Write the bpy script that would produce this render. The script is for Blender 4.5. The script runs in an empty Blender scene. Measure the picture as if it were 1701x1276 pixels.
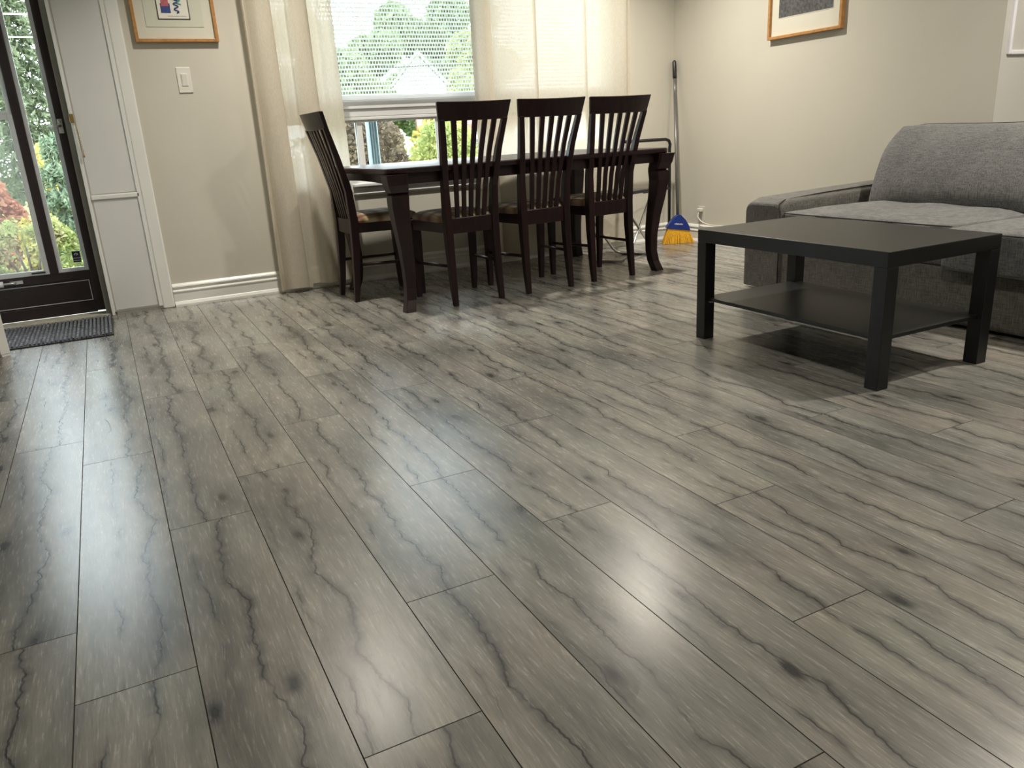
import bpy, bmesh, math, random
import numpy as np
from mathutils import Vector, Matrix
random.seed(7); np.random.seed(7)
C = bpy.context.scene.collection
SC = bpy.context.scene
PI = math.pi

# ------------------------------------------------------------ camera, world, exposure
cam_d = bpy.data.cameras.new('camera'); cam = bpy.data.objects.new('camera', cam_d); C.objects.link(cam)
_r = Vector((0.88668605, -0.45895902, -0.05607552)); _u = Vector((0.18846978, 0.24801332, 0.95024657)); _f = Vector((0.42221676, 0.85313892, -0.30640985))
cam.matrix_world = Matrix(((_r.x, _u.x, -_f.x, 0), (_r.y, _u.y, -_f.y, 0), (_r.z, _u.z, -_f.z, 0.8506), (0, 0, 0, 1)))
cam_d.sensor_width = 36; cam_d.lens = 1292.4 * 36 / 1701; cam_d.clip_start = .02; cam_d.clip_end = 200
SC.camera = cam
w = bpy.data.worlds.new('sky'); SC.world = w; w.use_nodes = True
bg = w.node_tree.nodes['Background']; bg.inputs[0].default_value = (.86, .93, 1.0, 1); bg.inputs[1].default_value = 9.5
SC.view_settings.view_transform = 'Standard'; SC.view_settings.look = 'None'
SC.view_settings.exposure = .10; SC.view_settings.gamma = 1; SC.view_settings.use_curve_mapping = False
SC.cycles.use_denoising = True
SC.cycles.max_bounces = 8; SC.cycles.transparent_max_bounces = 24
SC.cycles.caustics_reflective = False; SC.cycles.caustics_refractive = False
SC.cycles.sample_clamp_indirect = 4.0
LAMP_COL = (1.0, .925, .81)
LAMPS = [(.94, 4.0, 20), (2.95, 4.0, 32), (.94, .85, 14), (3.3, 1.25, 42), (.94, -1.4, 8), (3.2, -1.4, 10), (4.8, .4, 16)]  # fourth and last lamps are unseen, added to fill right wall and alcove
CEIL = 2.45; YB = 4.88; XR = 3.885; YR = 2.46

# ------------------------------------------------------------ materials
class NT:
    def __init__(s, name):
        s.m = bpy.data.materials.new(name); s.m.use_nodes = True; s.t = s.m.node_tree
        s.b = s.t.nodes['Principled BSDF']; s.o = s.t.nodes['Material Output']
    def n(s, t, **k):
        x = s.t.nodes.new(t)
        for a, v in k.items():
            if a.startswith('i_'):
                key = a[2:]; key = int(key) if key.isdigit() else key.replace('_', ' ')
                x.inputs[key].default_value = v
            else: setattr(x, a, v)
        return x
    def l(s, a, b): s.t.links.new(a, b)
    def math(s, op, a, b=None, c=None, clamp=False):
        x = s.t.nodes.new('ShaderNodeMath'); x.operation = op; x.use_clamp = clamp
        for i, v in enumerate((a, b, c)):
            if v is None: continue
            if isinstance(v, (int, float)): x.inputs[i].default_value = v
            else: s.l(v, x.inputs[i])
        return x.outputs[0]
    def ramp(s, f, stops, interp='LINEAR'):
        x = s.t.nodes.new('ShaderNodeValToRGB'); x.color_ramp.interpolation = interp
        e = x.color_ramp.elements
        while len(e) < len(stops): e.new(.5)
        for i, (p, c) in enumerate(stops):
            e[i].position = p; e[i].color = (*c, 1) if len(c) == 3 else c
        s.l(f, x.inputs[0]); return x.outputs[0]
    def mix(s, f, a, b, mode='MIX'):
        x = s.t.nodes.new('ShaderNodeMix'); x.data_type = 'RGBA'; x.blend_type = mode
        for i, v in ((0, f), (6, a), (7, b)):
            if isinstance(v, (int, float)): x.inputs[i].default_value = v
            elif isinstance(v, tuple): x.inputs[i].default_value = (*v, 1)
            else: s.l(v, x.inputs[i])
        return x.outputs[2]
    def coord(s, scale=(1, 1, 1), rnd=0.0, kind='Object', loc=(0, 0, 0)):
        tc = s.n('ShaderNodeTexCoord'); mp = s.n('ShaderNodeMapping'); mp.inputs['Scale'].default_value = scale
        mp.inputs['Location'].default_value = loc
        if rnd:
            oi = s.n('ShaderNodeObjectInfo'); cx = s.n('ShaderNodeCombineXYZ')
            s.l(s.math('MULTIPLY', oi.outputs['Random'], rnd), cx.inputs[0]); s.l(s.math('MULTIPLY', oi.outputs['Random'], rnd * 1.7), cx.inputs[1]); s.l(s.math('MULTIPLY', oi.outputs['Random'], rnd * .6), cx.inputs[2])
            va = s.n('ShaderNodeVectorMath'); va.operation = 'ADD'; s.l(tc.outputs[kind], va.inputs[0]); s.l(cx.outputs[0], va.inputs[1]); s.l(va.outputs[0], mp.inputs[0])
        else: s.l(tc.outputs[kind], mp.inputs[0])
        return mp.outputs[0]
    def noise(s, vec, scale=5, detail=3, rough=.5, dist=0):
        x = s.n('ShaderNodeTexNoise'); s.l(vec, x.inputs['Vector'])
        x.inputs['Scale'].default_value = scale; x.inputs['Detail'].default_value = detail; x.inputs['Roughness'].default_value = rough; x.inputs['Distortion'].default_value = dist
        return x.outputs['Fac']
    def bump(s, h, st=.2, d=.002):
        x = s.n('ShaderNodeBump'); x.inputs['Strength'].default_value = st; x.inputs['Distance'].default_value = d; s.l(h, x.inputs['Height']); s.l(x.outputs[0], s.b.inputs['Normal'])
    def base(s, c):
        if isinstance(c, tuple): s.b.inputs['Base Color'].default_value = (*c, 1)
        else: s.l(c, s.b.inputs['Base Color'])

def plain(name, col, rough=.5, var=.08, scale=8, bump=0, metal=0, spec=.5, bscale=60):
    t = NT(name); v = t.coord(); f = t.noise(v, scale, 3)
    a = tuple(max(0, c * (1 - var)) for c in col); b = tuple(min(1, c * (1 + var)) for c in col)
    t.base(t.ramp(f, [(.3, a), (.7, b)])); t.b.inputs['Roughness'].default_value = rough; t.b.inputs['Metallic'].default_value = metal
    t.b.inputs['Specular IOR Level'].default_value = spec
    if bump: t.bump(t.noise(v, bscale, 3), bump)
    return t.m

def mat_plank():
    t = NT('grey_oak_laminate')
    v = t.coord(rnd=37.0)
    sep = t.n('ShaderNodeSeparateXYZ'); tc = t.n('ShaderNodeTexCoord'); t.l(tc.outputs['Object'], sep.inputs[0])
    X, Y = sep.outputs[0], sep.outputs[1]
    oi = t.n('ShaderNodeObjectInfo'); R = oi.outputs['Random']
    def mp(sc, loc=(0, 0, 0)):
        m = t.n('ShaderNodeMapping'); m.inputs['Scale'].default_value = sc; m.inputs['Location'].default_value = loc; t.l(v, m.inputs[0]); return m.outputs[0]
    warp = t.noise(mp((5, 1.2, 1)), 1.6, 3, .55)
    # long fine fibres bent by a slow warp
    wv = t.n('ShaderNodeVectorMath'); wv.operation = 'MULTIPLY_ADD'
    cx = t.n('ShaderNodeCombineXYZ'); t.l(t.math('MULTIPLY', warp, .045), cx.inputs[0])
    va = t.n('ShaderNodeVectorMath'); va.operation = 'ADD'; t.l(v, va.inputs[0]); t.l(cx.outputs[0], va.inputs[1])
    mg = t.n('ShaderNodeMapping'); mg.inputs['Scale'].default_value = (210, 16, 1); t.l(va.outputs[0], mg.inputs[0])
    grain = t.noise(mg.outputs[0], 1, 6, .72)
    mg2 = t.n('ShaderNodeMapping'); mg2.inputs['Scale'].default_value = (34, 1.6, 1); t.l(va.outputs[0], mg2.inputs[0])
    band = t.noise(mg2.outputs[0], 1, 3, .6)
    blot = t.noise(mp((7, 2.2, 1)), 1, 3, .55)
    col = t.ramp(blot, [(.28, (.155, .155, .147)), (.5, (.268, .263, .242)), (.72, (.350, .340, .308))])
    col = t.mix(.55, col, t.ramp(band, [(.3, (.66, .66, .66)), (.62, (1.10, 1.10, 1.09))]), 'MULTIPLY')
    col = t.mix(.7, col, t.ramp(grain, [(.30, (.50, .50, .50)), (.70, (1.24, 1.23, 1.21))]), 'MULTIPLY')
    tint = t.noise(mp((3, 3, 1), (9, 2, 0)), 1, 2)
    col = t.mix(.5, col, t.ramp(tint, [(.35, (.94, 1.0, .97)), (.65, (1.08, .98, .95))]), 'MULTIPLY')
    # each plank a touch lighter or darker
    col = t.mix(1, col, t.ramp(R, [(0, (.95, .96, .97)), (1, (1.06, 1.05, 1.03))]), 'MULTIPLY')
    # meandering dark splits
    def crack(off, amp, seed, wid, thr):
        m1 = t.n('ShaderNodeMapping'); m1.inputs['Scale'].default_value = (.001, 3.0, .001); m1.inputs['Location'].default_value = (seed, seed * 3.1, 0); t.l(v, m1.inputs[0])
        n1 = t.noise(m1.outputs[0], 1, 5, .62)
        ctr = t.math('ADD', t.math('MULTIPLY', t.math('SUBTRACT', n1, .5), amp), off)
        ctr = t.math('ADD', ctr, t.math('MULTIPLY', t.math('SUBTRACT', R, .5), .07))
        d = t.math('ABSOLUTE', t.math('SUBTRACT', X, ctr))
        m2 = t.n('ShaderNodeMapping'); m2.inputs['Scale'].default_value = (.001, 3.4, .001); m2.inputs['Location'].default_value = (seed + 4, seed * 1.3, 3); t.l(v, m2.inputs[0])
        g = t.noise(m2.outputs[0], 1, 3, .6)
        gate = t.math('MULTIPLY', t.math('SUBTRACT', g, thr), 7.0, clamp=True)
        core = t.math('MULTIPLY', t.math('SUBTRACT', 1, t.math('DIVIDE', d, wid)), 2.2, clamp=True)
        halo = t.math('SUBTRACT', 1, t.math('DIVIDE', d, wid * 11), clamp=True)
        halo = t.math('MULTIPLY', t.math('MULTIPLY', halo, halo), t.noise(mp((40, 9, 1), (seed, 0, 0)), 1, 3, .6))
        return t.math('MULTIPLY', t.math('MAXIMUM', t.math('MULTIPLY', core, .95), t.math('MULTIPLY', halo, 1.35)), gate)
    c1 = crack(.018, .15, 3.0, .0027, .32); c2 = crack(-.045, .10, 11.0, .0019, .44)
    # knots with a smoky patch round them
    vo = t.n('ShaderNodeTexVoronoi'); vo.voronoi_dimensions = '2D'; m3 = t.n('ShaderNodeMapping'); m3.inputs['Scale'].default_value = (6.6, 2.6, 1); t.l(va.outputs[0], m3.inputs[0])
    t.l(m3.outputs[0], vo.inputs['Vector']); vo.inputs['Scale'].default_value = 1; vo.inputs['Randomness'].default_value = 1
    kd = vo.outputs['Distance']
    sc = t.n('ShaderNodeSeparateColor'); t.l(vo.outputs['Color'], sc.inputs[0])
    pick = t.math('GREATER_THAN', sc.outputs[0], .55)
    dn = t.math('ADD', kd, t.math('MULTIPLY', t.math('SUBTRACT', t.noise(mp((26, 12, 1)), 1, 4, .65), .5), .16))
    knot = t.math('MULTIPLY', t.math('SUBTRACT', 1, t.math('DIVIDE', dn, .15), clamp=True), 1.15)
    smoke = t.math('MULTIPLY', t.math('SUBTRACT', 1, t.math('DIVIDE', dn, .34), clamp=True), .62)
    ring = t.math('MULTIPLY', t.math('SINE', t.math('MULTIPLY', dn, 95)), .10)
    kk = t.math('MULTIPLY', t.math('MAXIMUM', knot, t.math('MULTIPLY', smoke, t.math('ADD', .9, ring))), pick)
    dark = t.math('MAXIMUM', t.math('MAXIMUM', c1, c2), kk, clamp=True)
    # cross saw marks in patches
    saw = t.math('MULTIPLY', t.math('LESS_THAN', t.noise(mp((5, 190, 1)), 1, 2, .5), .36), t.math('GREATER_THAN', t.noise(mp((9, 3.4, 1), (5, 5, 0)), 1, 2), .60))
    col = t.mix(t.math('MULTIPLY', saw, .28), col, (.12, .12, .115))
    col = t.mix(dark, col, (.030, .032, .033))
    t.base(col)
    t.l(t.math('ADD', .22, t.math('MULTIPLY', grain, .09)), t.b.inputs['Roughness'])
    t.b.inputs['Specular IOR Level'].default_value = .75
    t.bump(t.math('SUBTRACT', t.math('ADD', t.math('MULTIPLY', grain, .6), t.math('MULTIPLY', band, .6)), t.math('MULTIPLY', dark, .8)), .10, .0012)
    return t.m

def mat_fabric(name, c1, c2, sc=1.0, rough=.9):
    t = NT(name); tc = t.coord()
    def mp(s):
        m = t.n('ShaderNodeMapping'); m.inputs['Scale'].default_value = tuple(a * sc for a in s); t.l(tc, m.inputs[0]); return m.outputs[0]
    a = t.noise(mp((340, 340, 22)), 1, 2, .6); b = t.noise(mp((30, 30, 420)), 1, 2, .6); c = t.noise(mp((6, 6, 6)), 1, 3)
    f = t.math('ADD', t.math('MULTIPLY', a, .5), t.math('ADD', t.math('MULTIPLY', b, .35), t.math('MULTIPLY', c, .15)))
    t.base(t.ramp(f, [(.40, c1), (.60, c2)])); t.b.inputs['Roughness'].default_value = rough
    t.b.inputs['Sheen Weight'].default_value = .25; t.b.inputs['Specular IOR Level'].default_value = .2
    t.bump(f, .35, .002); return t.m

def mat_curtain():
    t = NT('cream_curtain_cloth'); v = t.coord(); 
    m = t.n('ShaderNodeMapping'); m.inputs['Scale'].default_value = (260, 260, 60); t.l(v, m.inputs[0])
    f = t.noise(m.outputs[0], 1, 2); col = t.ramp(f, [(.3, (.64, .595, .50)), (.7, (.76, .71, .61))])
    d = t.n('ShaderNodeBsdfDiffuse'); tr = t.n('ShaderNodeBsdfTranslucent'); tp = t.n('ShaderNodeBsdfTransparent')
    t.l(col, d.inputs[0]); t.l(t.mix(.6, col, (1.0, .93, .81)), tr.inputs[0])
    a = t.n('ShaderNodeMixShader'); a.inputs[0].default_value = .37; t.l(d.outputs[0], a.inputs[1]); t.l(tr.outputs[0], a.inputs[2])
    b = t.n('ShaderNodeMixShader'); b.inputs[0].default_value = .03; t.l(a.outputs[0], b.inputs[1]); t.l(tp.outputs[0], b.inputs[2])
    t.l(b.outputs[0], t.o.inputs[0]); return t.m

def mat_glass(name='clear_glass', tint=(.97, 1, .99), haze=0.0):
    t = NT(name); tp = t.n('ShaderNodeBsdfTransparent'); tp.inputs[0].default_value = (*tint, 1)
    g = t.n('ShaderNodeBsdfGlossy'); g.inputs['Roughness'].default_value = .03
    fr = t.n('ShaderNodeFresnel'); fr.inputs[0].default_value = 1.45
    a = t.n('ShaderNodeMixShader'); t.l(fr.outputs[0], a.inputs[0]); t.l(tp.outputs[0], a.inputs[1]); t.l(g.outputs[0], a.inputs[2])
    out = a.outputs[0]
    if haze:
        d = t.n('ShaderNodeBsdfTranslucent'); d.inputs[0].default_value = (.9, .92, .95, 1)
        v = t.coord(); f = t.noise(v, 9, 4)
        b = t.n('ShaderNodeMixShader'); t.l(t.math('MULTIPLY', f, haze * 2), b.inputs[0]); t.l(out, b.inputs[1]); t.l(d.outputs[0], b.inputs[2]); out = b.outputs[0]
    t.l(out, t.o.inputs[0]); return t.m

def mat_leaf(name, cols, sc=3, trans=.35):
    t = NT(name); v = t.coord(); f = t.noise(v, sc, 5, .75)
    n = len(cols); col = t.ramp(f, [(.3 + .4 * i / (n - 1), c) for i, c in enumerate(cols)])
    d = t.n('ShaderNodeBsdfDiffuse'); tr = t.n('ShaderNodeBsdfTranslucent'); t.l(col, d.inputs[0]); t.l(col, tr.inputs[0])
    a = t.n('ShaderNodeMixShader'); a.inputs[0].default_value = trans; t.l(d.outputs[0], a.inputs[1]); t.l(tr.outputs[0], a.inputs[2]); t.l(a.outputs[0], t.o.inputs[0]); return t.m

def mat_plaid():
    t = NT('plaid_seat_cloth'); tc = t.n('ShaderNodeTexCoord'); s = t.n('ShaderNodeSeparateXYZ'); t.l(tc.outputs['Object'], s.inputs[0])
    def st(c, n, ph): return t.math('ADD', .5, t.math('MULTIPLY', t.math('SINE', t.math('ADD', t.math('MULTIPLY', c, n), ph)), .5))
    a = st(s.outputs[0], 78, 0); b = st(s.outputs[1], 62, 1)
    c = t.ramp(a, [(0, (.16, .09, .06)), (.38, (.42, .32, .20)), (.62, (.26, .24, .12)), (1, (.62, .54, .41))])
    c2 = t.ramp(b, [(0, (.35, .12, .08)), (.45, (.85, .75, .6)), (1, (1.1, 1.05, .95))])
    c = t.mix(.8, c, c2, 'MULTIPLY'); c = t.mix(.3, c, t.ramp(t.noise(t.coord(), 500, 2), [(.3, (.6, .6, .6)), (.7, (1.3, 1.3, 1.3))]), 'MULTIPLY')
    t.base(c); t.b.inputs['Roughness'].default_value = .85; t.b.inputs['Sheen Weight'].default_value = .2; return t.m

def mat_mahogany():
    t = NT('dark_mahogany'); v = t.coord((40, 40, 3)); f = t.noise(v, 1, 4, .6)
    t.base(t.ramp(f, [(.3, (.008, .0035, .0040)), (.75, (.026, .0080, .0095))])); t.b.inputs['Specular IOR Level'].default_value = .36; t.b.inputs['Roughness'].default_value = .34
    t.b.inputs['Coat Weight'].default_value = .0; t.b.inputs['Coat Roughness'].default_value = .2; return t.m

def mat_mat():
    t = NT('ribbed_mat'); tc = t.n('ShaderNodeTexCoord'); s = t.n('ShaderNodeSeparateXYZ'); t.l(tc.outputs['Object'], s.inputs[0])
    f = t.noise(t.coord((60, 160, 60)), 1, 3, .7)
    t.base(t.ramp(f, [(.36, (.030, .034, .042)), (.52, (.12, .13, .15)), (.66, (.34, .36, .40))])); t.b.inputs['Roughness'].default_value = .95; t.bump(f, .6, .004); return t.m

M = {}
M['plank'] = mat_plank()
M['edge'] = plain('dark_plank_bevel', (.060, .056, .048), .8)
M['underlay'] = plain('dark_underlay', (.03, .028, .025), .9)
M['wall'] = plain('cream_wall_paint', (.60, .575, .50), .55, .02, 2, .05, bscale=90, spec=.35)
M['wall2'] = plain('shaded_wall_grey', (.55, .54, .50), .6, .02, 2, .05, bscale=90, spec=.3)  # greyer wall paint, with the shade of the return faces in its colour
M['ceil'] = plain('white_ceiling_paint', (.78, .76, .70), .8, .02, 2)
M['trim'] = plain('white_trim_gloss', (.80, .80, .77), .32, .02, 5)
M['trimpanel'] = plain('grey_white_panel_paint', (.70, .70, .68), .45, .02, 3)
M['vinyl'] = plain('white_window_vinyl', (.78, .80, .80), .35, .02, 5)
M['brown'] = plain('dark_brown_metal', (.018, .010, .010), .35, .1, 10)
M['jamb'] = plain('grey_brown_jamb', (.16, .15, .12), .6, .1, 6)
M['liner'] = plain('grey_aluminium_liner', (.55, .56, .57), .35, .04, 6)
M['alu'] = plain('brushed_aluminium', (.62, .62, .62), .3, .05, 30, metal=.9)
M['pole'] = plain('grey_painted_pole', (.17, .17, .17), .35, .06, 30, metal=.4)
M['brass'] = plain('aged_brass', (.42, .31, .13), .35, .1, 20, metal=.9)
M['chrome'] = plain('chrome_tube', (.62, .62, .64), .18, .03, 20, metal=1)
M['blacktube'] = plain('black_painted_tube', (.012, .013, .016), .35, .1, 20)
M['blackboard'] = plain('black_brown_laminate', (.0055, .0054, .0056), .38, .15, 14, .03, bscale=200)
M['mahog'] = mat_mahogany(); M['plaid'] = mat_plaid()
M['curtain'] = mat_curtain(); M['glass'] = mat_glass(); M['dusty'] = mat_glass('dusty_glass', (.86, .88, .88), .02)
M['sofa'] = mat_fabric('grey_melange_weave', (.078, .078, .079), (.215, .214, .213))
M['sofawarm'] = mat_fabric('grey_melange_weave_body', (.070, .067, .062), (.185, .177, .164))
M['piping'] = plain('dark_piping', (.03, .029, .028), .9)
M['oak'] = plain('oak_frame', (.42, .21, .065), .4, .18, 40)
M['mount'] = plain('cream_mount_card', (.66, .645, .55), .8, .02, 5)
M['mount2'] = plain('pale_mount_card', (.60, .60, .50), .8, .02, 5)
M['paper'] = plain('print_paper', (.78, .76, .68), .8, .02, 5)
M['ink'] = plain('black_ink', (.02, .02, .02), .7)
M['blueink'] = plain('blue_ink', (.035, .06, .22), .7, .3, 60)
M['pinkink'] = plain('pink_ink', (.45, .12, .14), .7, .2, 60)
M['tealink'] = plain('teal_ink', (.12, .42, .36), .7, .2, 60)
M['engraving'] = plain('grey_engraving', (.085, .085, .09), .6, .55, 55)
M['switch'] = plain('white_switch_plastic', (.74, .72, .66), .3, .02, 5)
M['blue'] = plain('blue_plastic', (.012, .035, .22), .35, .15, 20)
M['bristle'] = plain('yellow_bristle', (.78, .40, .018), .6, .2, 90)
M['navy'] = plain('navy_sticker', (.010, .012, .06), .4)
M['white'] = plain('white_print', (.8, .8, .85), .5)
M['mat'] = mat_mat(); M['rubber'] = plain('black_rubber', (.015, .015, .017), .7)
M['sillstone'] = plain('worn_threshold', (.40, .38, .31), .6, .25, 25)
M['cable'] = plain('white_cable', (.70, .68, .60), .4)
t_ = NT('white_blind_plastic'); d_ = t_.n('ShaderNodeBsdfDiffuse'); d_.inputs[0].default_value = (.85, .87, .86, 1); tr_ = t_.n('ShaderNodeBsdfTranslucent'); tr_.inputs[0].default_value = (1, 1, 1, 1)
mx_ = t_.n('ShaderNodeMixShader'); mx_.inputs[0].default_value = .93; t_.l(d_.outputs[0], mx_.inputs[1]); t_.l(tr_.outputs[0], mx_.inputs[2]); t_.l(mx_.outputs[0], t_.o.inputs[0]); M['blind'] = t_.m
t_ = NT('lamp_lens'); e_ = t_.n('ShaderNodeEmission'); e_.inputs[0].default_value = (*LAMP_COL, 1); e_.inputs[1].default_value = 20; t_.l(e_.outputs[0], t_.o.inputs[0]); M['lens'] = t_.m

# ------------------------------------------------------------ mesh helpers
class B:
    """collects geometry; build() links it as one object"""
    def __init__(s): s.v = []; s.f = []; s.sm = []
    def add(s, vs, fs, smooth=False, mtx=None):
        o = len(s.v)
        s.v += [tuple(mtx @ Vector(p)) if mtx else tuple(p) for p in vs]
        s.f += [tuple(i + o for i in f) for f in fs]; s.sm += [smooth] * len(fs); return s
    def box(s, x0, x1, y0, y1, z0, z1, mtx=None):
        vs = [(x, y, z) for z in (z0, z1) for y in (y0, y1) for x in (x0, x1)]
        return s.add(vs, [(0, 2, 3, 1), (4, 5, 7, 6), (0, 1, 5, 4), (2, 6, 7, 3), (0, 4, 6, 2), (1, 3, 7, 5)], False, mtx)
    def loft(s, rings, smooth=False, cap=True, closed=True):
        n = len(rings[0]); vs = [p for r in rings for p in r]; fs = []
        for i in range(len(rings) - 1):
            for j in range(n if closed else n - 1):
                k = (j + 1) % n; fs.append((i * n + j, i * n + k, (i + 1) * n + k, (i + 1) * n + j))
        if cap: fs += [tuple(range(n - 1, -1, -1)), tuple((len(rings) - 1) * n + j for j in range(n))]
        return s.add(vs, fs, smooth)
    def tube(s, path, r, n=8, closed=False, cap=True):
        path = [Vector(p) for p in path]; m = len(path); rr = r if isinstance(r, (list, tuple)) else [r] * m
        rings = []; up = None
        for i, p in enumerate(path):
            d = (path[(i + 1) % m] - path[i - 1]) if closed else (path[min(i + 1, m - 1)] - path[max(i - 1, 0)])
            d.normalize()
            if up is None: up = d.orthogonal().normalized()
            else: up = (up - d * up.dot(d)).normalized()
            q = d.cross(up)
            rings.append([p + (up * math.cos(a) + q * math.sin(a)) * rr[i] for a in [2 * PI * j / n for j in range(n)]])
        if closed: rings.append(rings[0])
        return s.loft(rings, True, cap and not closed)
    def prism(s, prof, p0, p1, ax_u, ax_v, smooth=False):
        """profile (u,v) swept from p0 to p1"""
        u, v = Vector(ax_u), Vector(ax_v)
        return s.loft([[Vector(p) + u * a + v * b for a, b in prof] for p in (p0, p1)], smooth)
    def lathe(s, prof, c=(0, 0, 0), n=20, axis='z'):
        rings = []
        for r, h in prof:
            rg = []
            for j in range(n):
                a = 2 * PI * j / n; x, y = r * math.cos(a), r * math.sin(a)
                rg.append((c[0] + x, c[1] + y, c[2] + h) if axis == 'z' else (c[0] + x, c[1] + h, c[2] + y) if axis == 'y' else (c[0] + h, c[1] + x, c[2] + y))
            rings.append(rg)
        return s.loft(rings, True)
    def mesh(s, name):
        me = bpy.data.meshes.new(name); me.from_pydata(s.v, [], s.f); me.polygons.foreach_set('use_smooth', s.sm)
        bm = bmesh.new(); bm.from_mesh(me); bmesh.ops.recalc_face_normals(bm, faces=bm.faces); bm.to_mesh(me); bm.free(); return me
    def build(s, name, m, parent=None, bevel=0, seg=2, sub=0, loc=None):
        me = s.mesh(name); me.materials.append(m if not isinstance(m, str) else M[m])
        o = bpy.data.objects.new(name, me); C.objects.link(o)
        if parent: o.parent = parent
        if loc: o.location = loc
        if bevel:
            b = o.modifiers.new('bevel', 'BEVEL'); b.width = bevel; b.segments = seg; b.limit_method = 'ANGLE'; b.angle_limit = math.radians(35)
        if sub:
            b = o.modifiers.new('sub', 'SUBSURF'); b.levels = sub; b.render_levels = sub
        return o

def tag(o, label=None, cat=None, group=None, kind=None):
    for k, v in (('label', label), ('category', cat), ('group', group), ('kind', kind)):
        if v: o[k] = v
    return o
def thing(name, label, cat, loc=(0, 0, 0), rz=0, group=None):
    o = bpy.data.objects.new(name, None); C.objects.link(o); o.location = loc; o.rotation_euler = (0, 0, rz); o.empty_display_size = .1
    return tag(o, label, cat, group)
def struct(name, b, m, parent=None, label=None, **k):
    o = b.build(name, m, parent, **k)
    if not parent: o['kind'] = 'structure'
    if label: o['label'] = label
    return o
def dup(root, loc, rz, label=None, group=None):
    r = root.copy(); C.objects.link(r); r.location = loc; r.rotation_euler = (0, 0, rz)
    if label: r['label'] = label
    if group: r['group'] = group
    for ch in list(root.children):
        c = ch.copy(); C.objects.link(c); c.parent = r
        for g in ch.children:
            d = g.copy(); C.objects.link(d); d.parent = c
    return r

# ------------------------------------------------------------ floor: planks laid one by one
X0, X1, Y0 = -1.75, 5.6, -2.6
fl = struct('floor', B().box(X0, X1, Y0, YB + .25, -.06, -.0085), 'underlay', label='grey oak look laminate plank floor')
PW, PL, XO = .19, 1.165, -.0066
joints = {-3: 1.02, -2: 1.515, -1: 1.284, 0: .695, 1: .927, 2: 1.270, 3: .603, 4: 1.409, 5: .843, 6: 1.261, 7: .48, 8: .915, 9: 1.536, 10: 1.262, 11: .77, 12: 1.10}
_pm = {}
def plank_mesh(w_, l_):
    k = (round(w_, 3), round(l_, 3))
    if k not in _pm:
        g = .0003; b = .0010; t = .008
        a, c = w_ / 2 - g, l_ / 2 - g
        lo = [(-a, -c, -t), (a, -c, -t), (a, c, -t), (-a, c, -t)]; mi = [(-a, -c, -b), (a, -c, -b), (a, c, -b), (-a, c, -b)]
        a -= .0008; c -= .0008; hi = [(-a, -c, 0), (a, -c, 0), (a, c, 0), (-a, c, 0)]
        q = B(); q.loft([lo, mi, hi]); me = q.mesh('plank'); me.materials.append(M['plank']); me.materials.append(M['edge']); _pm[k] = me
        for p in me.polygons:
            if p.normal.z < .95: p.material_index = 1
    return _pm[k]
for k in range(-9, 30):
    xa = XO + k * PW; xb = xa + PW
    if xb < X0 + .02 or xa > X1: continue
    xa = max(xa, X0); xb = min(xb, X1)
    j = joints.get(k, random.uniform(.3, 1.4))
    ys = [Y0]; y = j
    while y > Y0 + PL: y -= PL
    while y < YB:
        if y > Y0 + .05: ys.append(y)
        y += PL
    yend = YB + (.12 if -1.1 < (xa + xb) / 2 < -.05 else 0)
    if xa > XR - .05: yend = YR; ys = [y for y in ys if y < YR - .05]
    ys = [y for y in ys if y < yend - .03] + [yend]
    for a, b_ in zip(ys, ys[1:]):
        o = bpy.data.objects.new('plank', plank_mesh(xb - xa, b_ - a)); C.objects.link(o); o.parent = fl
        o.location = ((xa + xb) / 2, (a + b_) / 2, 0)

# ------------------------------------------------------------ room shell
DX0, DX1, DH = -1.03, -.045, 2.06          # doorway
WX0, WX1, WZ0, WZ1 = .975, 3.40, .60, 2.20 # window opening
TH = .22
b = B()
for a in ((X0 - TH, DX0, 0, CEIL), (DX0, DX1, DH, CEIL), (DX1, WX0, 0, CEIL), (WX0, WX1, 0, WZ0), (WX0, WX1, WZ1, CEIL), (WX1, XR + TH, 0, CEIL)):
    b.box(a[0], a[1], YB, YB + TH, a[2], a[3])
struct('wall_back', b, 'wall', label='cream painted wall around the door and window')
struct('wall_right', B().box(XR, XR + TH, YR, YB, 0, CEIL), 'wall', label='cream wall behind the sofa with a framed picture')
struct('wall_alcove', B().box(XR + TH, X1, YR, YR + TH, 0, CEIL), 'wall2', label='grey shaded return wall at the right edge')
bb = B().box(XR, XR + TH, YR - .004, YR, 0, CEIL); struct('wall_end_shade', bb, 'wall2', label='end face of the cream wall, its shade painted in grey')  # thin sheet over the cream end face, shade put into its colour
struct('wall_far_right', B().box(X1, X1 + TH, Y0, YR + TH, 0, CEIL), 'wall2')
struct('wall_left', B().box(X0 - TH, X0, Y0, YB, 0, CEIL), 'wall')
struct('wall_front', B().box(X0 - TH, X1 + TH, Y0 - TH, Y0, 0, CEIL), 'wall')
b = B().box(X0 - TH, X1 + TH, Y0 - TH, YB + TH, CEIL, CEIL + .1); struct('ceiling', b, 'ceil')

# baseboards: stepped moulding
BP = [(0, 0), (.026, 0), (.026, .012), (.018, .026), (.015, .030), (.015, .080), (.019, .084), (.019, .089), (.011, .096), (.011, .108), (.017, .113), (.014, .120), (.006, .130), (0, .131)]
struct('baseboard_back', B().prism(BP, (.262, YB, 0), (XR, YB, 0), (0, -1, 0), (0, 0, 1)), 'trim', label='white stepped baseboard under the window')
struct('baseboard_right', B().prism(BP, (XR, YB - .026, 0), (XR, YR + .0, 0), (-1, 0, 0), (0, 0, 1)), 'trim', label='white stepped baseboard behind the broom and sofa')

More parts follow.
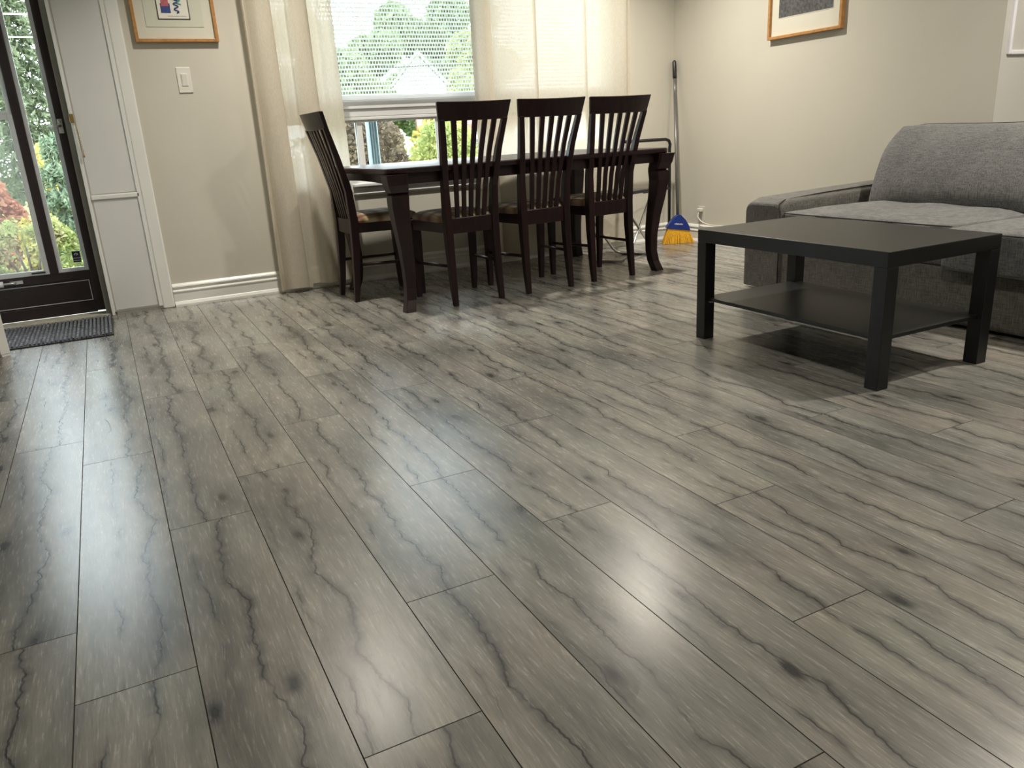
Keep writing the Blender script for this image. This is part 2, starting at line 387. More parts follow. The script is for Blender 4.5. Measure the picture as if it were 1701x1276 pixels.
# white panelling between door and wall
pn = struct('trim_1', B().box(DX1 - .012, .262, YB - .006, YB, .018, CEIL), 'trimpanel', label='tall white panelled strip between door and picture wall')
for z0, z1 in ((.658, 2.30), (.022, .632)):
    B().box(-.048, .180, YB - .010, YB - .006, z0 + .004, z1 - .004).build('panel', 'trimpanel', pn, bevel=.002)
B().box(-.053, .188, YB - .018, YB - .006, .632, .658).build('cross_rail', 'trim', pn, bevel=.005)
hp = [(math.cos(a) * .030, math.sin(a) * .030) for a in [PI * i / 10 for i in range(11)]]
B().box(.196, .260, YB - .022, YB - .006, 0, CEIL).build('moulding', 'trim', pn, bevel=.009, seg=4)
B().prism([(-.012, 0), (.012, 0), (.010, .012), (-.010, .012)], (.187, YB - .006, .02), (.187, YB - .006, CEIL), (1, 0, 0), (0, -1, 0)).build('bead', 'trim', pn)
B().box(DX1 - .026, -.056, YB - .022, YB - .006, 0, DH + .06).build('door_casing', 'trim', pn, bevel=.003)
struct('trim_2', B().box(DX0 - .09, DX0, YB - .02, YB, 0, DH + .06).box(DX0 - .09, -.072, YB - .02, YB, DH, DH + .08), 'trim', bevel=.004)

# doorway frame, threshold, storm door
YD = 5.0
db = B().box(-.0985, DX1, YB, YB + TH, 0, DH).box(DX0, DX0 + .03, YB, YB + TH, 0, DH).box(DX0, DX1, YB, YB + TH, DH - .03, DH)
struct('trim_4', db, 'jamb', label='grey brown door jamb')  # plain dark grey brown all round the doorway frame
struct('trim_5', B().box(DX0 + .03, DX1 - .03, YB - .01, YD + .0, -.007, .012).box(DX0 + .03, DX1 - .03, YD, YB + TH, -.007, .005), 'sillstone', label='worn pale threshold below the storm door', bevel=.003)
sd = struct('door_1', B().box(-.140, -.0995, YD, YD + .035, .018, 2.02)       # handle stile
            .box(DX0 + .03, -.97, YD, YD + .035, .018, 2.02)
            .box(-.97, -.140, YD, YD + .035, .0125, .075)                        # bottom rail
            .box(-.97, -.140, YD, YD + .035, .205, .252)                        # mid rail
            .box(-.97, -.140, YD, YD + .035, 1.96, 2.02)
            .box(-.334, -.291, YD - .004, YD + .034, .252, 1.96), 'brown', label='dark brown storm door with a wide and a narrow glass panel', bevel=.003)
B().box(-.97, -.140, YD + .010, YD + .028, .075, .205).build('kick_panel', 'brown', sd)
lw = B()
for a in ((-.958, -.152, .082, .0855), (-.958, -.152, .194, .1975)): lw.box(a[0], a[1], YD + .006, YD + .011, a[2], a[3])
lw.box(-.1555, -.152, YD + .006, YD + .011, .0855, .194); lw.build('panel_bead', 'liner', sd)
def ring(x0, x1, z0, z1, wd, y0, y1):
    return B().box(x0, x0 + wd, y0, y1, z0, z1).box(x1 - wd, x1, y0, y1, z0, z1).box(x0 + wd, x1 - wd, y0, y1, z0, z0 + wd).box(x0 + wd, x1 - wd, y0, y1, z1 - wd, z1)
g1 = ring(-.291, -.140, .252, 1.96, .021, YD + .004, YD + .022).build('pane_liner', 'liner', sd, bevel=.002)
B().box(-.272, -.159, YD + .012, YD + .015, .268, 1.944).build('pane', 'glass', g1)
g2 = ring(-.97, -.334, .252, 1.09, .026, YD - .004, YD + .018).build('lower_sash', 'liner', sd, bevel=.003)
B().box(-.945, -.360, YD + .006, YD + .009, .277, 1.066).build('pane', 'dusty', g2)
B().box(-.42, -.352, YD - .010, YD - .004, .262, .270).build('sash_latch', 'blacktube', g2)
g3 = ring(-.97, -.334, 1.085, 1.96, .022, YD + .006, YD + .024).build('upper_sash', 'liner', sd, bevel=.003)
B().box(-.95, -.356, YD + .014, YD + .017, 1.106, 1.94).build('pane', 'glass', g3)
# lever handle
hd = B().box(-.136, -.112, YD - .008, YD, .985, 1.058).build('handle_plate', 'alu', sd, bevel=.002)
B().tube([(-.124, YD - .008, 1.022), (-.124, YD - .030, 1.022), (-.140, YD - .036, 1.021), (-.182, YD - .036, 1.017)], .006, 8).lathe([(0, 0), (.008, 0), (.008, -.006), (0, -.006)], (-.124, YD - .007, 1.044), 10, 'y').build('lever', 'alu', hd)
# pneumatic closer
cl = B().tube([(-.97, YD - .03, .232), (-.56, YD - .03, .228)], .016, 12).build('closer_tube', 'white', sd)
B().tube([(-.56, YD - .03, .228), (-.50, YD - .028, .227)], .006, 8).box(-.53, -.47, YD - .01, YD, .218, .236).build('closer_rod', 'alu', cl)
# security sticker: navy with white marks
st = B().box(-.208, -.168, YD + .0085, YD + .0118, .300, .362).build('alarm_sticker', 'navy', sd, loc=None)
mk = B()
mk.tube([(-.188 + .008 * math.cos(a), YD + .008, .342 + .008 * math.sin(a)) for a in [PI * (-.1 + 1.2 * i / 8) for i in range(9)]], .0016, 5)
mk.lathe([(0, 0), (.003, 0), (.003, -.001), (0, -.001)], (-.188, YD + .0085, .341), 8, 'y')
for x in range(9): mk.box(-.2045 + x * .004, -.2020 + x * .004, YD + .0075, YD + .0086, .3215 + (x % 2) * .0006, .3255)
for x in range(9): mk.box(-.2045 + x * .004, -.2020 + x * .004, YD + .0075, YD + .0086, .308, .3115 + (x % 3) * .0005)
mk.build('sticker_print', 'white', st)
# strike plate and chain on casing
sp = B().box(-.074, -.052, YB - .030, YB - .022, 1.030, 1.075).build('strike_plate', 'brass', pn, bevel=.002)
cb = B(); pz = 1.03
for i in range(15):
    x = -.052 + .010 * i / 15; z = pz - i * .0105
    c0 = [(x + .004 * math.cos(a) * (1 if i % 2 else .3), YB - .036 + .004 * math.cos(a) * (.3 if i % 2 else 1), z + .007 * math.sin(a)) for a in [2 * PI * k / 8 for k in range(8)]]
    cb.tube(c0, .0012, 4, True)
cb.tube([(-.042, YB - .036, pz - .155), (-.042, YB - .036, pz - .175)], .0045, 8)
cb.build('door_chain', 'brass', sp)

# open inner door, hinged on the left, its free edge towards the camera
hx, hy = -.995, 4.83; ex, ey = -.512, 4.185
L = math.hypot(ex - hx, ey - hy); ang = math.atan2(ey - hy, ex - hx)
d2 = struct('door_2', B().box(0, L, -.044, 0, .012, 2.03), 'trim', label='open white inner door standing edge on at the left', bevel=.002)
d2.location = (hx, hy, 0); d2.rotation_euler = (0, 0, ang)
B().box(.0, L - .0, -.040, -.004, .001, .011).build('door_sweep', 'white', d2)
for z0, z1 in ((.16, .95), (1.08, 1.92)):
    B().box(.13, L - .13, -.050, .006, z0, z1).build('door_panel', 'trim', d2, bevel=.006)
kn = B().lathe([(0, .0), (.024, .0), (.024, .005), (.009, .008), (.009, .035), (.024, .045), (.024, .06), (0, .066)], (L - .07, 0, 1.0), 14, 'y').build('door_knob', 'brass', d2)

# ------------------------------------------------------------ window
YW = YB + .07
wf = struct('window_1', ring(WX0, WX1, WZ0, WZ1, .045, YW, YW + .09).box(WX0 + .045, WX1 - .045, YW, YW + .09, 1.000, 1.045), 'vinyl', label='white vinyl window behind the dining table', bevel=.004)
B().box(WX0 - .03, WX1 + .03, YB - .035, YB + .07, .585, .606).build('window_sill', 'vinyl', wf, bevel=.005)
B().prism([(0, 0), (.010, 0), (.018, .012), (.012, .040), (.016, .048), (0, .052)], (WX0 - .02, YB, .532), (WX1 + .02, YB, .532), (0, -1, 0), (0, 0, 1)).build('sill_apron', 'vinyl', wf)
B().box(WX0 + .045, WX1 - .045, YW - .012, YW + .03, 1.045, 1.092).build('meeting_rail', 'vinyl', wf, bevel=.004)
B().box(WX0 + .045, WX1 - .045, YW - .004, YW + .02, .980, .998).build('sash_rail', 'vinyl', wf, bevel=.003)
for i, (xa, xb) in enumerate(((1.02, 1.52), (1.49, 2.05), (2.05, 2.72), (2.72, 3.355))):
    yy = YW + (.045 if i % 2 == 0 else .018)
    s_ = ring(xa, xb, .645, 1.0, .032, yy, yy + .022).build('sliding_sash', 'vinyl', wf, bevel=.002)
    B().box(xa + .03, xb - .03, yy + .009, yy + .012, .675, .97).build('pane', 'glass', s_)
for xa, xb in ((1.02, 2.36), (2.36, 3.355)):
    s_ = ring(xa, xb, 1.09, 2.155, .028, YW + .03, YW + .055).build('fixed_sash', 'vinyl', wf, bevel=.002)
    B().box(xa + .026, xb - .026, YW + .041, YW + .044, 1.116, 2.13).build('pane', 'glass', s_)

# perforated slatted blind on the upper window
bl = thing('window_blind', 'white perforated slatted blind lowered over the upper window', 'blind', (0, YB + .045, 1.098))
BX0, BX1 = WX0 + .05, WX1 - .05
def slat_mesh(off):
    q = B(); q.box(BX0, BX1, -.001, .001, 0, .0105)
    x = BX0 + off * .009
    while x < BX1: q.box(x, x + .0062, -.001, .001, .0105, .0242); x += .0182
    me = q.mesh('slat'); me.materials.append(M['blind']); return me
sm_ = (slat_mesh(0), slat_mesh(1))
for i in range(44):
    o = bpy.data.objects.new('slat', sm_[i % 2]); C.objects.link(o); o.parent = bl; o.location = (0, 0, .022 + i * .0243)
B().box(BX0, BX1, -.012, .012, 0, .021).build('bottom_bar', 'blind', bl, bevel=.003)
B().box(BX0, BX1, -.03, .02, 1.055, 1.098).build('head_box', 'vinyl', bl, bevel=.004)

# curtains
def curtain(name, label, plan, ztop, zbot, y0, seed, hem=.10):
    """plan: control points (x, y offset) of the cloth seen from above, folds doubling back"""
    rnd = random.Random(seed); P = [Vector((a, b_, 0)) for a, b_ in plan]; pts = []
    for i in range(len(P) - 1):
        a = [P[max(0, min(len(P) - 1, i + j))] for j in (-1, 0, 1, 2)]
        for k in range(7):
            t = k / 7; pts.append(.5 * ((2 * a[1]) + (-a[0] + a[2]) * t + (2 * a[0] - 5 * a[1] + 4 * a[2] - a[3]) * t * t + (-a[0] + 3 * a[1] - 3 * a[2] + a[3]) * t ** 3))
    pts.append(P[-1]); n = len(pts) - 1; m = 24; vs = []
    xa, xb = P[0].x, P[-1].x; p1, p2 = rnd.uniform(0, 6), rnd.uniform(0, 6)
    for j in range(m + 1):
        tz = j / m
        for i in range(n + 1):
            u = i / n; zb = zbot((pts[i].x - xa) / (xb - xa)); z = ztop + (zb - ztop) * tz
            x = pts[i].x + .010 * math.sin(u * 17 + tz * 2.2 + p1) * tz; y = y0 + pts[i].y * (1 - .2 * tz) + .006 * math.sin(u * 31 + tz * 3 + p2) * tz
            vs.append((x, min(y, YB - .030), z))
    fs = [(j * (n + 1) + i, j * (n + 1) + i + 1, (j + 1) * (n + 1) + i + 1, (j + 1) * (n + 1) + i) for j in range(m) for i in range(n)]
    t = thing(name, label, 'curtain', ((xa + xb) / 2, y0, 0)); off = Vector((-(xa + xb) / 2, -y0, 0))
    B().add([tuple(Vector(p) + off) for p in vs], fs, True).build('drape', 'curtain', t)
    q = B(); hz = []
    for i in range(n + 1):
        e1 = Vector(vs[m * (n + 1) + i]); e0 = Vector(vs[(m - 1) * (n + 1) + i]); top = e1 + (e0 - e1) * (hem / (e0 - e1).length)
        hz += [top + off + Vector((0, -.003, 0)), e1 + off + Vector((0, -.003, 0))]
    q.add([tuple(p) for p in hz], [(2 * i, 2 * i + 1, 2 * i + 3, 2 * i + 2) for i in range(n)], True); q.build('hem', 'curtain', t)
    return t
curtain('curtain', 'cream curtain hanging left of the window beside the side chair',
        [(.862, -.010), (.872, -.035), (.900, .020), (.888, .040), (.930, -.030), (.985, -.040), (1.020, -.015), (.985, .025), (.955, .035), (1.000, .040), (1.045, .010), (1.065, .005), (1.100, .005),
         (1.112, -.020), (1.150, -.050), (1.200, -.045), (1.215, -.010), (1.160, .020), (1.130, .035), (1.190, .045), (1.232, .010), (1.262, -.020), (1.300, -.008), (1.335, -.018), (1.365, .004)],
        2.29, lambda u: .020 + .010 * math.sin(u * 9) if u < .40 else .040, 4.798, 3)
curtain('curtain', 'cream sheer curtain spread over the right half of the window',
        [(2.236, .000), (2.262, -.030), (2.330, -.040), (2.378, -.012), (2.330, .020), (2.300, .030), (2.350, .034), (2.400, .012), (2.48, .006), (2.58, -.002), (2.672, -.012), (2.696, -.022), (2.686, .006), (2.730, .014), (2.84, .010), (2.95, -.004),
         (3.055, -.012), (3.080, -.024), (3.068, .004), (3.10, .016), (3.20, .012), (3.29, .002), (3.345, -.024), (3.400, -.030), (3.420, -.006), (3.385, .022), (3.360, .030), (3.410, .036), (3.452, .010)],
        2.29, lambda u: .045, 4.81, 8)
rod = B().tube([(.78, 4.80, 2.31), (3.56, 4.80, 2.31)], .012, 10).lathe([(0, 0), (.022, .01), (.022, .03), (0, .04)], (3.56, 4.80, 2.31), 12, 'x').lathe([(0, 0), (.022, -.01), (.022, -.03), (0, -.04)], (.78, 4.80, 2.31), 12, 'x')
for x in (.83, 3.5): rod.box(x - .01, x + .01, 4.80, YB, 2.30, 2.32)
tag(rod.build('curtain_rod', 'alu'), 'metal rod carrying both cream curtains', 'rod')

# ------------------------------------------------------------ dining table
DT = thing('dining_table', 'long dark mahogany dining table with curved legs', 'table', (2.107, 4.246, 0), .045)
LX, LY = .885, .482
def top_ring(z, g):
    pts = []
    n = 14
    for sx, sy, a0 in ((1, 1, 0), (-1, 1, PI / 2), (-1, -1, PI), (1, -1, 1.5 * PI)):
        for k in range(5):
            a = a0 + PI / 2 * k / 4; r = .05
            pts.append(((LX - r) * sx + (r + g) * math.cos(a), (LY - r) * sy + (r + g) * math.sin(a), z))
    return pts
B().loft([top_ring(.690, -.010), top_ring(.694, -.002), top_ring(.700, 0), top_ring(.713, 0), top_ring(.718, -.003), top_ring(.720, -.009)]).build('tabletop', 'mahog', DT)
ap = B()
for s in (-1, 1):
    ap.box(-LX + .10, LX - .10, s * (LY - .045) - .011, s * (LY - .045) + .011, .640, .690)
    k = 10; rings = []
    for i in range(k + 1):
        y = (-1 + 2 * i / k) * (LY - .09); zb = .640 + .012 * (1 - (y / (LY - .09)) ** 2)
        x = s * (LX - .040); rings.append([(x - .011, y, zb), (x + .011, y, zb), (x + .011, y, .690), (x - .011, y, .690)])
    ap.loft(rings)
ap.build('apron', 'mahog', DT)
def table_leg(sx, sy):
    q = B(); rings = []
    for z, o, h in ((.690, .022, .056), (.640, .016, .052), (.604, .006, .047), (.598, .0, .040), (.590, .006, .047), (.54, .008, .045), (.45, .000, .040), (.34, -.014, .034), (.22, -.024, .029), (.12, -.024, .027), (.06, -.016, .028), (.02, -.004, .029), (0, .002, .029)):
        c = (sx * (.822 + o), sy * (.429 + o)); k = h * .86
        rings.append([(c[0] + a * h, c[1] + b_ * k, z) if abs(a) > .9 else (c[0] + a * h, c[1] + b_ * h, z) for a, b_ in ((1, -.86), (1, .86), (.86, 1), (-.86, 1), (-1, .86), (-1, -.86), (-.86, -1), (.86, -1))])
    return q.loft(rings)
for sx in (-1, 1):
    for sy in (-1, 1): table_leg(sx, sy).build('leg', 'mahog', DT)

# ------------------------------------------------------------ dining chairs (front towards +y)
def make_chair(label):
    t = thing('dining_chair', label, 'chair', (0, 0, 0), 0, 'slat back dining chairs')
    def post(s):
        q = B(); rings = []
        for z, x, y, hx, hy in ((0, .140, -.012, .0125, .014), (.10, .139, .0, .0155, .017), (.30, .137, .016, .019, .021), (.44, .137, .020, .020, .022), (.60, .142, .010, .0175, .019), (.78, .156, -.036, .0155, .016), (.93, .176, -.083, .0140, .0135)):
            rings.append([(s * x + a * hx, y + b_ * hy, z) for a, b_ in ((-1, -1), (1, -1), (1, 1), (-1, 1))])
        return q.loft(rings)
    for s in (-1, 1): post(s).build('back_post', 'mahog', t, bevel=.003)
    # crest rail, bowed and flared
    q = B(); rings = []
    for i in range(13):
        u = -1 + 2 * i / 12; yb = -.024 * (1 - u * u)
        zt = 1.008 + .004 * u * u
        rings.append([(u * .192, -.088 + yb, .922 + .002 * u * u), (u * .190, -.088 + yb + .021, .922 + .002 * u * u), (u * .204, -.112 + yb + .021, zt), (u * .206, -.112 + yb, zt + .001)])
    q.loft(rings).build('crest_rail', 'mahog', t, bevel=.004)
    q = B(); rings = []
    for i in range(7):
        u = -1 + 2 * i / 6; yb = -.006 * (1 - u * u)
        rings.append([(u * .128, .006 + yb, .372), (u * .128, .030 + yb, .372), (u * .128, .030 + yb, .452), (u * .128, .006 + yb, .452)])
    q.loft(rings).build('back_rail', 'mahog', t, bevel=.003)
    for k in range(5):
        u = (k - 2) / 3.0; q = B(); rings = []
        for z, sp, y in ((.45, .105, .018), (.60, .113, -.002), (.78, .131, -.042), (.925, .152, -.080)):
            cx = u * sp * 1.12; yy = y - .018 * (1 - u * u) * (z - .4) / .55
            hx = .0110 + .0025 * (z - .45) / .47
            rings.append([(cx + a * hx, yy + b_ * .0055, z) for a, b_ in ((-1, -1), (1, -1), (1, 1), (-1, 1))])
        q.loft(rings).build('slat', 'mahog', t)
    for s in (-1, 1):
        q = B(); rings = []
        for z, x, y, h in ((0, .176, .372, .013), (.10, .178, .369, .0155), (.30, .180, .366, .019), (.43, .180, .366, .020)):
            rings.append([(s * x + a * h, y + b_ * h, z) for a, b_ in ((-1, -1), (1, -1), (1, 1), (-1, 1))])
        q.loft(rings).build('leg', 'mahog', t, bevel=.003)
    q = B()
    for s in (-1, 1): q.loft([[(s * x - .010, y, .378), (s * x + .010, y, .378), (s * x + .010, y, .432), (s * x - .010, y, .432)] for x, y in ((.140, .03), (.184, .36))])
    q.box(-.165, .165, .358, .380, .378, .432); q.build('seat_frame', 'mahog', t)
    for s in (-1, 1):
        B().tube([(s * .138, .02, .205), (s * .178, .368, .195)], .0085, 8).build('stretcher', 'mahog', t)
    # cushion
    q = B(); rings = []
    def cush(z, g):
        pts = []
        n = 20
        for i in range(32):
            a = 2 * PI * i / 32; c, s = math.cos(a), math.sin(a)
            e = .35; x = math.copysign(abs(c) ** e, c); y = math.copysign(abs(s) ** e, s)
            wd = .165 + .033 * (y + 1) / 2
            pts.append((x * (wd - g), .205 + y * (.192 - g), z))
        return pts
    q.loft([cush(.430, .006), cush(.436, 0), cush(.448, 0), cush(.462, .010), cush(.472, .035), cush(.479, .08), cush(.482, .14)], True).build('seat', 'plaid', t)
    return t
ch = make_chair('dark slat back chair on the near side, nearest the left table leg')
ch.location = (1.690, 3.762, 0); ch.rotation_euler = (0, 0, .06)
dup(ch, (2.138, 3.776, 0), .035, 'dark slat back chair on the near side, middle of the row of three')
dup(ch, (2.596, 3.822, 0), .045, 'dark slat back chair on the near side, nearest the broom')
dup(ch, (1.168, 4.372, 0), -PI / 2 + .02, 'dark slat back chair at the table end beside the curtain')

# ------------------------------------------------------------ coffee table
CT = thing('coffee_table', 'square edged black coffee table with a lower shelf', 'table', (2.3544, 2.0199, 0), -.0105)
cx_, cy_, ch_ = .5424 / 2, .8845 / 2, .4446
B().box(-cx_, cx_, -cy_, cy_, ch_ - .050, ch_).build('tabletop', 'blackboard', CT, bevel=.002)
for sx in (-1, 1):
    for sy in (-1, 1):
        x, y = sx * (cx_ - .025), sy * (cy_ - .025); B().box(x - .025, x + .025, y - .025, y + .025, 0, ch_ - .0505).build('leg', 'blackboard', CT, bevel=.0015)
B().box(-cx_ + .018, cx_ - .018, -cy_ + .018, cy_ - .018, .158, .172).build('shelf', 'blackboard', CT, bevel=.002)
for sx in (-1, 1):
    for sy in (-1, 1):
        x, y = sx * (cx_ - .032), sy * (cy_ - .056); B().box(x - .012, x + .012, y - .006, y + .006, .151, .158).build('shelf_pin', 'alu', CT)

# ------------------------------------------------------------ sofa (front towards -x)
SF = thing('sofa', 'low grey woven fabric sofa against the right wall', 'sofa', (2.955, 3.12, 0))
# local: x depth to wall (0.. .905), y from 0 to -2.3
def rbox(x0, x1, y0, y1, z0, z1): return B().box(x0, x1, y0, y1, z0, z1)
AW = .245; SL = 2.34
rbox(.015, .88, -SL + .02, -.02, .012, .238).build('base', 'sofawarm', SF, bevel=.012, seg=3)
def arm(y0, y1):
    q = B(); rings = []
    n = 14
    for i in range(n + 1):
        x = .895 * i / n
        zt = .462 + .026 * (i / n) ** .8
        r = .045; e = 0.03 if i == 0 else 0
        fr = max(0, 1 - x / .05); zt -= .02 * fr * fr
        pts = [(x, y0, .012), (x, y1, .012)]
        for k in range(5):
            a = PI / 2 * k / 4; pts.append((x, y1 - r + r * math.cos(a), zt - r + r * math.sin(a)))
        for k in range(5):
            a = PI / 2 + PI / 2 * k / 4; pts.append((x, y0 + r + r * math.cos(a), zt - r + r * math.sin(a)))
        rings.append(pts)
    q.loft(rings); q.sm = [False] * len(q.sm)
    for i in range(len(q.sm) - 2):
        q.sm[i] = (i % 12) in (2, 3, 4, 5, 7, 8, 9, 10)
    return q
for y0, y1, s in ((-AW, 0, -1), (-SL, -SL + AW, 1)):
    a_ = arm(y0, y1).build('arm', 'sofawarm', SF, bevel=.010, seg=2)
    yi = y0 if s < 0 else y1; r = .045
    pp = [(-.001, yi - s * -.0 , .02), (-.001, yi, .40), (-.001, yi - s * .012, .435)]
    pz = []
    sg = 1 if s < 0 else -1
    B().tube([(-.002, yi + sg * .002, .02), (-.002, yi + sg * .002, .395), (.000, yi + sg * .012, .430), (.010, yi + sg * .022, .443), (.05, yi + sg * .030, .458), (.30, yi + sg * .030, .473), (.60, yi + sg * .030, .482), (.86, yi + sg * .030, .487)], .0032, 6).build('piping', 'piping', a_)
rbox(.70, .905, -SL + AW, -AW, .238, .64).build('back_frame', 'sofawarm', SF, bevel=.03, seg=3)
def pillow(x0, x1, y0, y1, z0, z1, puff, n=14, crown=.0):
    """soft cushion: superellipsoid-like box with domed faces"""
    q = B(); vs = []; idx = {}
    def pt(a, b_, c):
        e = 1 - .16 * max(abs(a * b_), abs(b_ * c), abs(a * c)) ** 6
        return (a, b_, c)
    import itertools
    def P(u, v, wv):
        bx = puff[0] * (1 - v ** 4) * (1 - wv ** 4); by = puff[1] * (1 - u ** 4) * (1 - wv ** 4); bz = puff[2] * (1 - u ** 4) * (1 - v ** 4)
        r = .10; 
        x = (x0 + x1) / 2 + u * ((x1 - x0) / 2 + bx); y = (y0 + y1) / 2 + v * ((y1 - y0) / 2 + by); z = (z0 + z1) / 2 + wv * ((z1 - z0) / 2 + bz)
        return (x, y, z)
    for ax in range(3):
        for sgn in (-1, 1):
            base = len(q.v)
            g = [];
            for i in range(n + 1):
                for j in range(n + 1):
                    a, b_ = -1 + 2 * i / n, -1 + 2 * j / n; c = [0, 0, 0]; c[ax] = sgn; c[(ax + 1) % 3] = a; c[(ax + 2) % 3] = b_; g.append(P(*c))
            q.add(g, [(i * (n + 1) + j, (i + 1) * (n + 1) + j, (i + 1) * (n + 1) + j + 1, i * (n + 1) + j + 1) for i in range(n) for j in range(n)], True)
    return q
def soft(q, name, parent, m='sofa', bev=.022, xf=None):
    me = q.mesh(name); bm = bmesh.new(); bm.from_mesh(me); bmesh.ops.remove_doubles(bm, verts=bm.verts, dist=.0005); bmesh.ops.recalc_face_normals(bm, faces=bm.faces)
    rnd = random.Random(len(bm.verts))
    if xf:
        for v in bm.verts: v.co = xf(v.co)
    bm.to_mesh(me); bm.free(); me.materials.append(M[m])
    for p in me.polygons: p.use_smooth = True
    o = bpy.data.objects.new(name, me); C.objects.link(o); o.parent = parent
    b_ = o.modifiers.new('bevel', 'BEVEL'); b_.width = bev; b_.segments = 3; b_.limit_method = 'ANGLE'; b_.angle_limit = math.radians(50)
    return o
def wob(c): return Vector((c.x, c.y, c.z + .004 * math.sin(c.y * 21 + c.x * 9) * (1 if c.z > .36 else 0)))
s1 = soft(pillow(.018, .72, -1.135, -AW - .002, .242, .402, (.015, .0, .026)), 'seat_cushion', SF, 'sofa', .018, wob)
s2 = soft(pillow(-.045, .72, -SL + AW + .002, -1.140, .240, .395, (.012, .0, .028)), 'seat_cushion', SF, 'sofa', .018, wob)
B().tube([(-.050, -1.15, .392), (-.056, -1.6, .392), (-.050, -SL + AW + .02, .392)], .003, 6).build('piping', 'piping', s2)
B().tube([(.014, -AW - .01, .399), (.006, -.7, .399), (.014, -1.13, .399)], .003, 6).build('piping', 'piping', s1)
def lean(c):
    t = (c.z - .40) / .37
    k = max(0, (t - .62) / .38) ** 2 * .055
    cy = c.y - k if c.y > -.42 else c.y
    return Vector((c.x + .15 * t - .02 * math.sin(PI * min(1, max(0, t))), cy, c.z + .010 * math.sin((c.y + .5) * 4) * max(0, t)))
for y0, y1 in ((-1.235, -.335), (-SL + AW + .09, -1.245)):
    o = soft(pillow(.50, .66, y0, y1, .408, .768, (.045, .004, .012)), 'back_cushion', SF, 'sofa', .05, lean)
    y0_, y1_ = y0 + .03, y1 - .03
    B().tube([tuple(lean(Vector((.585, y0_ + (y1_ - y0_) * i / 10, .768 + .012 * (1 - (2 * i / 10 - 1) ** 4))))) for i in range(11)], .003, 6).build('piping', 'piping', o)

# ------------------------------------------------------------ broom in the corner
p0, p1 = Vector((3.752, 4.655, .16)), Vector((3.862, 4.848, 1.285))
BR = thing('broom', 'blue and yellow angled broom leaning in the corner', 'broom', (3.75, 4.65, 0))
d = (p1 - p0); o_ = Vector((3.75, 4.65, 0))
B().tube([p0 - o_, p0 + d * .80 - o_], .0115, 10).build('handle', 'pole', BR)
B().tube([p0 + d * .79 - o_, p0 + d * .80 - o_, p0 + d * .90 - o_], .0105, 10).build('inner_pole', 'pole', BR)
B().tube([p0 + d * .89 - o_, p0 + d * .90 - o_, p0 + d * .99 - o_, p1 - o_], [.012, .0145, .0145, .009], 10).build('grip', 'blacktube', BR)
ux = Vector((math.cos(-.42), math.sin(-.42), 0)); uy = Vector((-ux.y, ux.x, 0))
def bp(a, z, t): return tuple(ux * a + uy * t + Vector((0, 0, z)))
# fan shaped head
prof = [(-.083, .118), (-.078, .132), (-.052, .165), (-.022, .198), (.0, .214), (.016, .206), (.045, .172), (.066, .132), (.078, .092), (.0, .104)]
B().loft([[bp(a * 1.12, z, -t) for a, z in prof] for t in (.026, .030)] ).loft([[bp(a * 1.1, z, t) for a, z in prof] for t in (-.026, .026)]).build('head', 'blue', BR, bevel=.004)
q = B()
rr = random.Random(4)
for i in range(36):
    for j in range(4):
        u = -1 + 2 * (i + .5) / 36; t = (-.02 + .0133 * j)
        a0 = u * .078; z0 = .118 - .026 * (u + 1) / 2 + .004; a1 = u * .112 + rr.uniform(-.004, .004); z1 = .002
        w0, w1 = .0026, .0034
        q.loft([[bp(a0 - w0, z0, t - w0), bp(a0 + w0, z0, t - w0), bp(a0 + w0, z0, t + w0), bp(a0 - w0, z0, t + w0)], [bp(a1 - w1, z1, t * 1.5 - w1), bp(a1 + w1, z1, t * 1.5 - w1), bp(a1 + w1, z1, t * 1.5 + w1), bp(a1 - w1, z1, t * 1.5 + w1)]])
tag(q.build('bristles', 'bristle', BR), kind='stuff')
q = B()
for i in range(7): q.box(-.032 + i * .009, -.027 + i * .009, 0, .001, .142 - i * .001, .151 - i * .001 + (i % 2) * .003)
for v in range(len(q.v)): x, y, z = q.v[v]; q.v[v] = bp(x, z, -.0305 - y)
q.build('head_print', 'white', BR)

# ------------------------------------------------------------ folding chair behind the table end
FC = thing('folding_chair', 'folding chair with black tube frame and crossed chrome legs', 'chair', (3.22, 4.36, 0))
o_ = Vector((3.22, 4.36, 0))
def V3(x, y, z): return Vector((x, y, z)) - o_
r = .0085
A0, A1 = Vector((2.975, 4.20, r)), Vector((2.80, 4.42, r))      # near loop on the floor
B0, B1 = Vector((3.30, 4.325, r)), Vector((3.13, 4.55, r))       # far loop on the floor
AT, BT = Vector((3.285, 4.36, .415)), Vector((2.93, 4.22, .415)) # tops near side
sh = (A1 - A0)
def leg(bottom, top):
    mid = (bottom + top) / 2
    dd = (bottom - top).normalized()
    s1_, s2_ = bottom + sh * 0, bottom + sh
    pts = [top, bottom - dd * .05, bottom - dd * .02 + sh * .04, bottom + sh * .14]
    pts += [bottom + sh * .86, bottom - dd * .02 + sh * .96, bottom + sh - dd * .05, top + sh]
    return B().tube([p - o_ for p in pts], r, 8)
leg(A0, AT).build('leg_loop', 'chrome', FC); leg(B0, BT).build('leg_loop', 'chrome', FC)
st_ = B(); c0 = AT + Vector((.02, 0, .01)); c1 = BT + Vector((-.02, 0, .01))
st_.loft([[c0 - o_, c0 + sh - o_, c0 + sh + Vector((0, 0, .022)) - o_, c0 + Vector((0, 0, .022)) - o_], [c1 - o_, c1 + sh - o_, c1 + sh + Vector((0, 0, .022)) - o_, c1 + Vector((0, 0, .022)) - o_]])
st_.build('seat', 'blacktube', FC, bevel=.006)
